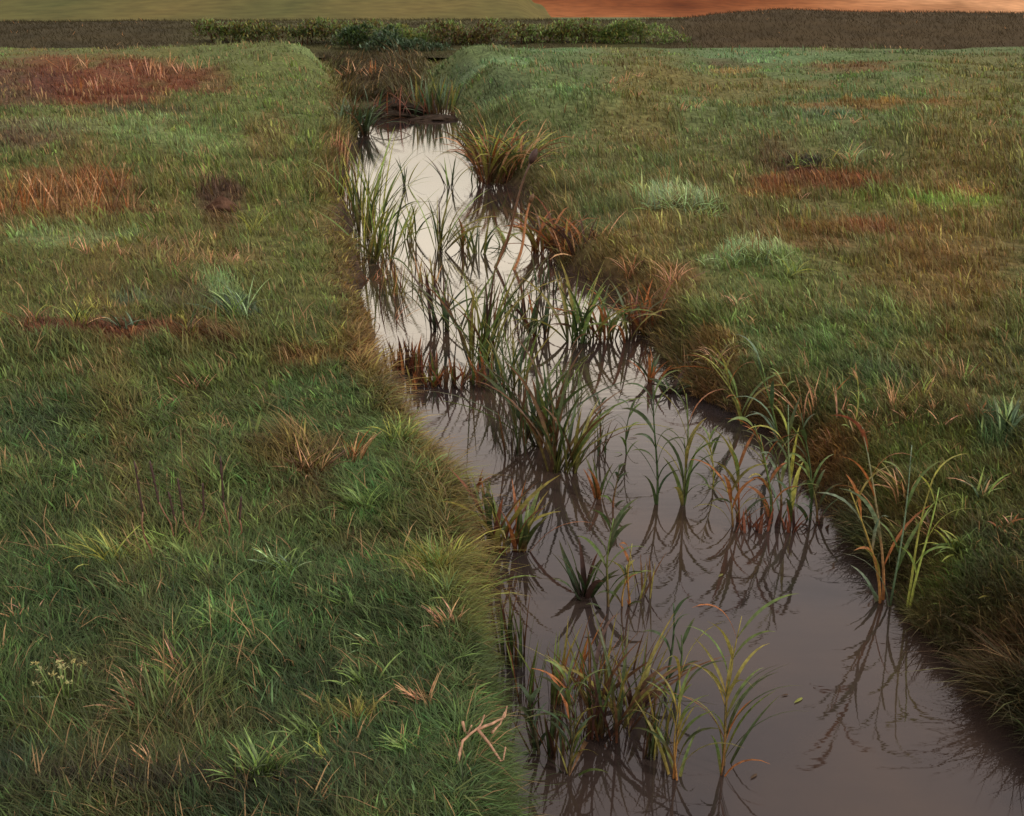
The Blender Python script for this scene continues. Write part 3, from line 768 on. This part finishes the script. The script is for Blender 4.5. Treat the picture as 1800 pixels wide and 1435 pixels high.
# singled-out tufts
T = tuft
T(135, 575, 520, 45, 26, 'YOPYG', .1, 'yellow spiky grass tuft on the left, left of the grey blue tuft', w=.011)
T(55, 575, 535, 32, 16, 'YRPB', .2, 'small yellow and brown tuft at the left edge, beside the yellow spiky tuft')
T(225, 580, 540, 40, 22, 'SSKG', -.4, 'grey blue bent grass tuft between the yellow and the mint green tufts')
T(420, 560, 498, 50, 44, 'WLSKM', -.3, 'mint green bushy grass tuft left of the stream')
T(490, 600, 552, 28, 18, 'MGL', -.2, 'mid green tuft right of the mint green tuft')
T(330, 590, 545, 36, 20, 'BOPG', .5, 'brown and straw tuft leaning right, beside the mint green tuft')
T(540, 625, 585, 36, 14, 'LOM', .7, 'thin arching green tuft near the left bank', curl=(1.2, 2.0))
T(270, 615, 596, 28, 22, 'TTNP', .0, 'flat pinkish tuft below the brown and straw tuft')
T(455, 605, 590, 18, 16, 'KSD', .3, 'dark weed tuft on the bare streak in the left meadow')
T(1190, 368, 326, 70, 90, 'WWLSW', -.2, 'large pale mint tussock on the right meadow', w=.012, bpx=55)
T(1240, 385, 352, 40, 40, 'WLM', .2, 'smaller pale mint tussock touching the large mint one', bpx=30)
T(1325, 462, 428, 55, 70, 'WWSLM', -.1, 'pale mint tussock nearer than the large one, right meadow', bpx=45)
T(1265, 476, 446, 36, 36, 'WLLM', -.1, 'light green tuft left of the nearer mint tussock', bpx=26)
T(1390, 490, 448, 28, 24, 'LYM', .1, 'yellow green upright tuft right of the nearer mint tussock')
T(1425, 296, 262, 52, 60, 'LOMGY', .1, 'olive tuft over the dark hollow in the right meadow', bpx=45)
T(1495, 294, 252, 28, 26, 'WPL', .2, 'pale upright tuft right of the dark hollow')
T(1180, 505, 455, 36, 26, 'PTPB', -.1, 'straw tuft behind the rust red reeds of the right bank')
T(1110, 495, 448, 30, 20, 'PBRT', -.2, 'straw and rust tuft left of the other straw tuft on the right bank')
T(1290, 545, 512, 34, 18, 'PPTO', .1, 'straw sprig in the green right meadow')
T(1320, 575, 552, 22, 10, 'PO', .2, 'tiny straw sprig in front of the other straw sprig')
T(1265, 655, 598, 46, 26, 'PROB', -.1, 'rusty curled tuft on the right bank above the first bowing reed', curl=(1.0, 2.2))
T(1425, 742, 672, 44, 26, 'PPTR', -.5, 'tall straw tuft on the rusty right bank', curl=(.3, 1.0))
T(1475, 745, 690, 12, 6, 'PTR', -.1, 'two or three upright straw stems beside the tall straw tuft', curl=(.0, .3))
T(1570, 725, 670, 30, 9, 'PTY', -.4, 'sparse straw stems in the middle of the right bank', curl=(.1, .6))
T(1620, 705, 665, 34, 9, 'PYL', -.5, 'straw and yellow sprig above the dark grass, right meadow', curl=(.3, .9))
T(1690, 680, 632, 18, 7, 'PRL', .3, 'upright straw sprig farther right in the meadow', curl=(.1, .5))
T(1715, 735, 706, 26, 10, 'RTR', -.4, 'orange sprig left of the blue green broad leaved tuft')
T(1590, 880, 822, 46, 22, 'POBP', -.7, 'straw wisps hanging over the tall orange reed', curl=(.6, 1.4))
T(1720, 880, 828, 34, 14, 'PLS', .2, 'pale sprig on the right bank by the picture edge')
T(1770, 935, 895, 36, 14, 'RTPR', .1, 'orange sprig at the right edge of the near bank')
T(1690, 970, 928, 50, 36, 'YLM', -.5, 'bright yellow green tuft on the near right bank')
T(1760, 1050, 1022, 50, 18, 'BOOB', -.7, 'brown bent tuft on the near right bank', curl=(.8, 1.8))
T(1640, 950, 905, 34, 20, 'PBO', -.6, 'brown wispy tuft above the shaded bank', curl=(.8, 1.6))
T(1790, 1125, 1098, 36, 14, 'BOGB', -.8, 'dark brown bent tuft at the lower right', curl=(.9, 1.8))
T(255, 1265, 1205, 60, 26, 'TTTP', -.85, 'thick pink grass tuft bent left, lower left foreground', curl=(.6, 1.2))
T(320, 1200, 1140, 52, 18, 'PTB', -.8, 'thin straw tuft behind the thick pink tuft', curl=(.4, 1.0))
T(310, 1160, 1130, 40, 14, 'PTO', -.8, 'straw wisps right of the small pink sprig', curl=(.5, 1.1))
T(120, 1185, 1150, 40, 12, 'TTR', -.7, 'small pink sprig by the left edge of the foreground', curl=(.7, 1.4))
T(45, 1095, 1060, 46, 18, 'TTP', -.6, 'pink tuft at the left edge, above the foreground', curl=(.6, 1.2))
T(245, 1110, 1080, 40, 9, 'TP', -.9, 'few pink stems bent left in the green sward', curl=(.6, 1.2))
T(275, 1365, 1315, 50, 14, 'PTP', -.7, 'straw stems at the lower edge of the sward', curl=(.2, .8))
T(75, 1325, 1290, 50, 16, 'TTB', -.8, 'pink tuft low at the left edge', curl=(.7, 1.4))
T(60, 1255, 1225, 40, 16, 'OYP', -.4, 'yellowish tuft left of the flowering weed', curl=(.7, 1.4))
T(790, 1105, 1065, 44, 18, 'PTO', -.6, 'straw tuft on the left bank above the near reeds', curl=(.4, 1.0))
T(745, 1240, 1200, 40, 10, 'TP', -.6, 'sparse pink stems on the near left bank', curl=(.4, 1.0))
T(630, 1275, 1232, 28, 14, 'OYP', .0, 'yellowish tuft in the dark foreground grass', curl=(.3, .9))
T(770, 1010, 950, 50, 36, 'OLOM', -.3, 'golden green tuft on the left bank edge', curl=(.5, 1.2))
T(830, 1060, 985, 36, 30, 'OLM', .1, 'golden green tuft leaning on the water, below the other golden tuft', curl=(.3, 1.0))
T(395, 1105, 1055, 80, 44, 'LLMM', -.8, 'large fresh green tuft bent left in the foreground', curl=(.9, 1.7), w=.012)
T(640, 1140, 1105, 50, 22, 'LWM', -.3, 'fresh green arching tuft in the right of the sward', curl=(1., 1.8))
T(560, 1310, 1255, 60, 26, 'LMM', -.6, 'bright green tuft in the lower sward', curl=(.9, 1.7))
T(720, 1330, 1285, 50, 26, 'LML', -.5, 'bright green tuft near the lower bank corner', curl=(.9, 1.7))
T(450, 1385, 1310, 70, 44, 'MLG', .2, 'broad green tuft at the lower edge, middle of the sward', curl=(.7, 1.5), w=.012)
T(580, 1350, 1305, 36, 10, 'YLY', -.7, 'yellow green blades beside the bright green tuft', curl=(.8, 1.6))
T(640, 1215, 1160, 46, 14, 'LML', -.4, 'pale arching blades in the dark sward', curl=(1.0, 1.8))
T(500, 1010, 960, 60, 30, 'SLWM', -.6, 'blue green tuft in the middle of the left sward', curl=(.8, 1.6))
T(350, 1010, 975, 26, 16, 'LMS', .1, 'small mint tuft in front of the dark dock stalks', curl=(.4, 1.0))
T(200, 1000, 935, 70, 34, 'YLOM', -.4, 'yellow green tuft left of the dark dock stalks', curl=(.6, 1.4))
T(640, 900, 850, 50, 30, 'LML', -.5, 'lush green tuft near the brown bank edge', curl=(.8, 1.6))
T(545, 835, 780, 60, 34, 'PBOB', .5, 'brown straw tussock left of the mid bank', curl=(.5, 1.2))
T(620, 815, 765, 40, 18, 'PRB', .6, 'straw tuft leaning right beside the brown straw tussock', curl=(.3, .8))
T(700, 780, 730, 40, 30, 'LYM', .2, 'light green tuft close to the brown bank fringe', curl=(.7, 1.4))
T(345, 690, 655, 30, 12, 'TPT', -.3, 'pinkish sprig in the middle of the left meadow', curl=(.4, 1.0))
T(225, 700, 680, 46, 10, 'RPR', -.8, 'orange wisps left of the second wisps in the meadow', curl=(.4, 1.0))
T(310, 715, 692, 36, 10, 'PTR', -.7, 'straw wisps right of the orange wisps in the meadow', curl=(.4, 1.0))
T(155, 780, 760, 30, 10, 'RYL', -.8, 'tiny orange and green wisps at the left of the meadow', curl=(.5, 1.2))
T(670, 460, 395, 14, 30, 'PTBD', .3, 'black footed pinkish stalks on the left bank', curl=(.1, .5))
T(655, 520, 475, 26, 30, 'TNRP', .4, 'reddish hanging tuft on the left bank edge', curl=(.9, 1.8))
T(680, 600, 545, 26, 30, 'RPBT', .5, 'orange hanging tuft on the left bank edge, lower one', curl=(.9, 1.8))
T(440, 415, 370, 30, 22, 'LYO', .3, 'yellow green tuft beside the dark mound', curl=(.4, 1.1))
T(500, 362, 345, 40, 30, 'POPB', .0, 'low straw coloured mat right of the dark mound', curl=(.6, 1.4))
# countable repeats that nothing tells apart
for (x, y, h) in [(15, 385, 60), (45, 378, 55), (78, 385, 60), (110, 372, 62), (140, 380, 64), (170, 378, 66), (200, 372, 60), (226, 378, 46), (60, 350, 45), (130, 340, 50), (165, 340, 55), (205, 342, 48), (95, 345, 45), (30, 345, 40)]:
    T(x, y, y-h, 26, 12, 'RRPB', .35, 'orange brown dry stalks in the thick stand on the left', 'dry stalks in the orange stand on the left', 'dry_stalks', 'dry stalks', curl=(.0, .5), w=.014)
for (x, y, h) in [(120, 130, 26), (150, 122, 24), (140, 168, 28), (170, 165, 26), (200, 160, 28), (240, 140, 28), (262, 135, 30), (285, 140, 28), (315, 132, 26), (345, 128, 28), (372, 126, 26), (300, 120, 24)]:
    T(x, y, y-h, 15, 7, 'PPTR', .1, 'pale stems standing in the red brown patch far left', 'pale stems in the red brown patch', 'dry_stalks', 'dry stalks', curl=(.0, .5), w=.02)
for (x, y) in [(120, 440), (150, 448), (185, 445), (215, 455), (245, 430), (262, 440), (285, 445), (325, 440), (345, 430), (310, 470), (330, 490), (370, 470), (400, 465), (425, 468), (345, 505), (380, 430)]:
    T(x, y, y-28, 20, 9, 'PTPO', .2, 'thin straw wisps scattered over the left meadow', 'straw wisps in the left meadow', 'straw_wisp', 'dry grass', curl=(.1, .8), w=.010)
for (x, y) in [(1075, 148), (1100, 145), (1125, 142), (1090, 158), (1150, 198), (1175, 200), (1200, 196), (1225, 192), (1080, 168), (1120, 172), (1480, 212), (1500, 222), (1520, 212), (1450, 205), (1740, 225), (1765, 218), (1725, 262), (1560, 282), (1540, 290), (1690, 338), (1720, 345), (1755, 335), (1395, 348), (1410, 352)]:
    T(x, y, y-18, 15, 7, 'PTO', .0, 'fine straw wisps dotted over the far right meadow', 'straw wisps in the far right meadow', 'straw_wisp', 'dry grass', curl=(.2, 1.0), w=.012)
for (x, y) in [(955, 300), (985, 305), (1010, 318), (970, 325), (1000, 335), (1030, 322)]:
    T(x, y, y-16, 16, 8, 'PTS', .2, 'small curled straw wisps behind the leaning bulrushes', 'curled straw wisps behind the bulrushes', 'straw_wisp', 'dry grass', curl=(.8, 1.8), w=.010)
for (x, y) in [(1530, 750), (1550, 758), (1460, 785), (1435, 800), (1510, 770), (1600, 742), (1640, 728), (1400, 775), (1385, 790), (1655, 755)]:
    T(x, y, y-30, 20, 9, 'PTRP', -.2, 'short straw sprigs in the rusty grass of the right bank', 'straw sprigs on the rusty right bank', 'straw_wisp', 'dry grass', curl=(.3, 1.2), w=.007)

# ------------------------------------------------------------------ dock stalks, flowering weed, dead twigs
def dock(x, y, ty, dx):
    X, Y, Z = ground_at(x, y); s = float(px_per_m(X, Y, Z))
    H = (float(top_z(X, Y, ty))-Z)*1.75; D = dx*2.2/s
    root = empty('dock_stalk', (X, Y, Z)); tag(root, 'dark withered dock stalk standing in the left sward', 'plant', 'withered dock stalks in the sward')
    pts = [np.array([D*t+.012*math.sin(t*7+x), 0, -.03+(H*.55+.03)*t]) for t in np.linspace(0, 1, 6)]
    m = MB(); m.tube(pts, [.0035]*6, [alb((92, 66, 50))]*6); m.build('stem', M_STEM, root)
    m = MB(); e = pts[-1]
    hp = [e+np.array([D*.4*t, 0, H*.5*t-.01]) for t in np.linspace(0, 1, 9)]
    m.tube(hp, [.002]+[.004+.002*random.random() for _ in range(7)]+[.002], [alb((52, 38, 36))*random.uniform(.8, 1.2) for _ in range(9)], 7)
    for k in range(26):
        q = hp[random.randrange(1, 8)]
        m.leaf(q, random.uniform(0, 2*PI), random.uniform(.5, 1.4), .018, .005, .6, PAL['D'], PAL['B'], PAL['B'], seg=2)
    m.build('seed_head', M_STEM, root)
for (x, y, ty, dx) in [(312, 968, 880, -8), (270, 1000, 896, -4), (338, 965, 896, -3), (352, 960, 898, 4), (400, 975, 880, 3), (412, 960, 910, 8), (322, 960, 905, -6)]:
    dock(x, y, ty, dx)

def flowering_weed(x, y):
    X, Y, Z = ground_at(x, y)
    root = empty('flowering_weed', (X, Y, Z)); tag(root, 'low weed with small creamy white flower heads, left foreground', 'plant')
    for k in range(11):
        dx, dy, h = random.uniform(-.09, .09), random.uniform(-.05, .05), random.uniform(.11, .2)
        m = MB(); m.tube([np.array([dx*.3, dy*.3, -.02]), np.array([dx*.7, dy*.7, h*.6]), np.array([dx, dy, h])], [.003, .0025, .002], [PAL['M']]*3, 5); m.build('stem', M_STEM, root)
        m = MB(); c = alb((138, 136, 92)) if k % 3 else alb((128, 120, 74))
        for j in range(12):
            m.leaf((dx+random.gauss(0, .006), dy+random.gauss(0, .006), h), j*2*PI/12, random.uniform(.1, 1.0), .011, .007, .8, c, c, c, seg=2)
        m.build('flower', M_LEAF, root)
    for k in range(12):
        m = MB(); c = pick('KSL'); m.leaf((random.gauss(0, .03), random.gauss(0, .02), 0), random.uniform(0, 2*PI), random.uniform(.6, 1.2), random.uniform(.09, .15), .022, 1.1, c, c, c, seg=5); m.build('leaf', M_LEAF, root)
flowering_weed(118, 1245)

def twigs(x, y):
    X, Y, Z = ground_at(x, y); Z += .13; s = float(px_per_m(X, Y, Z))
    o_ = empty('dead_twig', (X, Y, Z)); tag(o_, 'pinkish dead branching twig lying on the grass beside the near water', 'twig')
    lines = [[(-28, 60), (-22, 30), (5, 5), (14, -18)], [(5, 8), (28, -2), (46, -20), (54, -36)], [(2, 8), (24, 28), (44, 50), (52, 42)], [(-25, -14), (-20, -4), (-8, 2)], [(28, -2), (34, -12), (50, -24)]]
    for i, ln in enumerate(lines):
        pts = []
        for k in range(len(ln)-1):
            for t in (0, .5):
                a = np.array(ln[k], float); b = np.array(ln[k+1], float); q = a+(b-a)*t
                pts.append(np.array([q[0]/s, -q[1]*1.5/s, .02*math.sin(k+t+i)]))
        pts.append(np.array([ln[-1][0]/s, -ln[-1][1]*1.5/s, .02]))
        m = MB(); n = len(pts)
        m.tube(pts, [.0055-.0035*k/n for k in range(n)], [alb((128, 98, 78))]*n, 6); m.build('twig_stem' if i == 0 else 'side_twig', M_STEM, o_)
twigs(838, 1345)

# ------------------------------------------------------------------ mounds
def mound(name, x, y, w_px, h_px, col, label, cat, zg=.3, seed=0, mat=None, rough=.35):
    X, Y, Z = [float(q) for q in at(x, y, zg)]
    s = float(px_per_m(X, Y, Z)); W = w_px/s; H = h_px/s
    nr, ns = 14, 30; V = []; Cc = []; Fs = []
    for i in range(nr):
        t = i/(nr-1)
        for j in range(ns):
            a = 2*PI*j/ns
            r = (1-t)**.6*(1+rough*(float(noise(np.array(a*1.9*math.cos(seed)+3*math.cos(a)), np.array(3*math.sin(a)+t*5), seed))-.5)*2)
            V.append((W*r*math.cos(a), W*.8*r*math.sin(a), -.1+(H+.1)*t**.8*(1+rough*.6*(float(noise(np.array(2+3*math.cos(a)), np.array(3*math.sin(a)+t*3), seed+5))-.5))))
            Cc.append(alb(col)*(.7+.6*float(noise(np.array(6*math.cos(a)), np.array(6*math.sin(a)+t*9), seed+9))))
    for i in range(nr-1):
        for j in range(ns):
            Fs.append((i*ns+j, i*ns+(j+1) % ns, (i+1)*ns+(j+1) % ns, (i+1)*ns+j))
    o = mesh_object(name, V, Fs, Cc, mat or M_MUD, None, True); o.location = (X, Y, Z)
    tag(o, label, cat)
    return o
mound('mud_heap', 688, 196, 54, 22, (34, 28, 22), 'dark wet mud heap where the bright water ends', 'mud', .1, 3, M_SOIL, .5)
mound('mud_heap', 770, 210, 60, 8, (38, 30, 23), 'low dark mud shelf under the grey green rush tuft', 'mud', 0, 7, M_SOIL, .3)
mound('earth_mound', 392, 362, 30, 16, (66, 48, 38), 'small dark brown earth mound in the left meadow', 'mound', .3, 11, M_SOIL)
mound('hay_heap', 1288, 142, 30, 10, (96, 74, 46), 'small straw heap far off in the right meadow', 'heap', .4, 13, M_SOIL)

# ------------------------------------------------------------------ bushes along the far bank
def bush(x, y_top, w_px, h_px, Yd, label, pal, seed):
    rs = random.Random(seed)
    X = (x-900)/F_PX*(Yd*CF[1]+(1.5-CH)*CF[2])
    zt = float(top_z(X, Yd, y_top)); s = float(px_per_m(X, Yd, zt)); W = w_px*1.5/s; H = h_px*1.35/s
    m = MB()
    lobes = [(rs.uniform(-.8, .8)*W, rs.uniform(-.3, .3)*W*.6, rs.uniform(.0, .72)*H, rs.uniform(.3, .55)*W) for _ in range(10)]
    for k in range(2600):
        lx, ly, lz, lr = rs.choice(lobes)
        a = rs.uniform(0, 2*PI); q = rs.uniform(-.5, 1)*PI/2; r = rs.uniform(.5, 1)**.5
        p = (lx+lr*r*math.cos(a)*math.cos(q), ly+lr*r*.6*math.sin(a)*math.cos(q), max(-.1, lz+H*.32*r*math.sin(q)))
        c = PAL[rs.choice(pal)]*rs.uniform(.65, 1.25)
        random.seed(seed*7919+k)
        m.leaf(p, rs.uniform(0, 2*PI), rs.uniform(-.4, 1.2), rs.uniform(.14, .30), rs.uniform(.06, .12), rs.uniform(0, 1), c, c, c, seg=2)
    root = empty('bush', (X, Yd, zt-H)); tag(root, label, 'bush')
    m.build('foliage', M_LEAF, root)
    for k in range(5):
        e = lobes[k]; st = MB()
        st.tube([np.array([e[0]*.8, e[1]*.5+.2, -.5]), np.array([e[0]*.9, e[1]*.7+.1, e[2]*.5]), np.array(e[:3])], [.05, .035, .015], [PAL['B']]*3, 6)
        st.build('branch', M_STEM, root)
for i, (x, yt, w, h, Yd, lab, pal) in enumerate([
    (395, 37, 48, 22, 64, 'leftmost pale green bush on the far earth bank', 'LMOB'),
    (500, 38, 55, 24, 63, 'second bush from the left on the far earth bank', 'MGOB'),
    (600, 36, 52, 26, 64, 'dense olive bush on the far bank, left of the ditch head', 'OLMB'),
    (655, 44, 40, 32, 61, 'dark green bush on the far bank straight above the ditch', 'GKMK'),
    (730, 37, 55, 28, 64, 'light green bush on the far bank, just right of the ditch head', 'LMLO'),
    (720, 58, 45, 26, 60, 'blue green bush low on the far bank above the right meadow corner', 'KSGK'),
    (830, 37, 52, 28, 63, 'brownish bush midway along the far bank', 'OBMB'),
    (930, 35, 55, 28, 64, 'green bush on the far bank below the edge of the orange hillside', 'MLOB'),
    (1035, 34, 52, 28, 64, 'olive bush on the far bank, second from the right end', 'OMLB'),
    (1130, 33, 50, 30, 64, 'rightmost green bush on the far earth bank', 'MLMO')]):
    bush(x, yt, w, h, Yd, lab, pal, i+3)

# ------------------------------------------------------------------ light, sky, camera
SUN_EL, SUN_AZ = math.radians(38), math.radians(118)     # azimuth clockwise from +Y: right, a little behind
sd = np.array([math.sin(SUN_AZ)*math.cos(SUN_EL), math.cos(SUN_AZ)*math.cos(SUN_EL), math.sin(SUN_EL)])
sun = bpy.data.lights.new('sun', 'SUN'); sun.energy = 1.9; sun.angle = math.radians(6); sun.color = (1, .95, .87)
so = bpy.data.objects.new('sun', sun); C.objects.link(so)
from mathutils import Vector
so.rotation_euler = Vector(-sd).to_track_quat('-Z', 'Y').to_euler()

w = bpy.data.worlds.new('World'); bpy.context.scene.world = w; w.use_nodes = True
nt = w.node_tree; N = nt.nodes; Lk = nt.links
bg = N['Background']
sky = N.new('ShaderNodeTexSky'); sky.sky_type = 'NISHITA'; sky.sun_disc = False
sky.sun_elevation = SUN_EL; sky.sun_rotation = SUN_AZ; sky.dust_density = 3.0
tc = N.new('ShaderNodeTexCoord'); sp = N.new('ShaderNodeSeparateXYZ'); Lk.new(tc.outputs['Generated'], sp.inputs[0])
mp = N.new('ShaderNodeMapping'); mp.inputs['Scale'].default_value = (1.6, 1.6, 5); Lk.new(tc.outputs['Generated'], mp.inputs['Vector'])
nz = N.new('ShaderNodeTexNoise'); nz.inputs['Scale'].default_value = 1.7; nz.inputs['Detail'].default_value = 5; Lk.new(mp.outputs[0], nz.inputs['Vector'])
ma = N.new('ShaderNodeMath'); ma.operation = 'MULTIPLY_ADD'; ma.inputs[1].default_value = .16; Lk.new(nz.outputs['Fac'], ma.inputs[0])
ad = N.new('ShaderNodeMath'); ad.operation = 'ADD'; ad.inputs[1].default_value = -.08; Lk.new(sp.outputs['Z'], ma.inputs[2]); Lk.new(ma.outputs[0], ad.inputs[0])
cr = N.new('ShaderNodeValToRGB'); e = cr.color_ramp.elements
stops = [(.0, (.37, .32, .25)), (.10, (.43, .375, .295)), (.17, (.66, .58, .46)), (.225, (.92, .80, .63)), (.275, (.98, .85, .68)), (.325, (.55, .475, .415)), (.42, (.39, .335, .31)), (.6, (.36, .31, .295)), (1., (.36, .325, .315))]
e[0].position, e[0].color = stops[0][0], (*stops[0][1], 1); e[1].position, e[1].color = stops[-1][0], (*stops[-1][1], 1)
for p_, c_ in stops[1:-1]:
    q = e.new(p_); q.color = (*c_, 1)
Lk.new(ad.outputs[0], cr.inputs[0])
sc_ = N.new('ShaderNodeVectorMath'); sc_.operation = 'SCALE'; sc_.inputs['Scale'].default_value = 28.0; Lk.new(cr.outputs[0], sc_.inputs[0])
mx = N.new('ShaderNodeMix'); mx.data_type = 'RGBA'; mx.inputs['Factor'].default_value = .9
Lk.new(sky.outputs[0], mx.inputs['A']); Lk.new(sc_.outputs[0], mx.inputs['B'])
Lk.new(mx.outputs['Result'], bg.inputs['Color']); bg.inputs['Strength'].default_value = .1

cam = bpy.data.cameras.new('camera'); co = bpy.data.objects.new('camera', cam); C.objects.link(co)
cam.sensor_width = 36; cam.lens = F_PX/1800*36; cam.clip_end = 4000; cam.clip_start = .05
co.location = CO; co.rotation_euler = (PI/2-PITCH, 0, 0)
S = bpy.context.scene; S.camera = co
S.view_settings.view_transform = 'Standard'; S.view_settings.look = 'None'; S.view_settings.exposure = 0; S.view_settings.gamma = 1
S.cycles.max_bounces = 6; S.cycles.transparent_max_bounces = 4
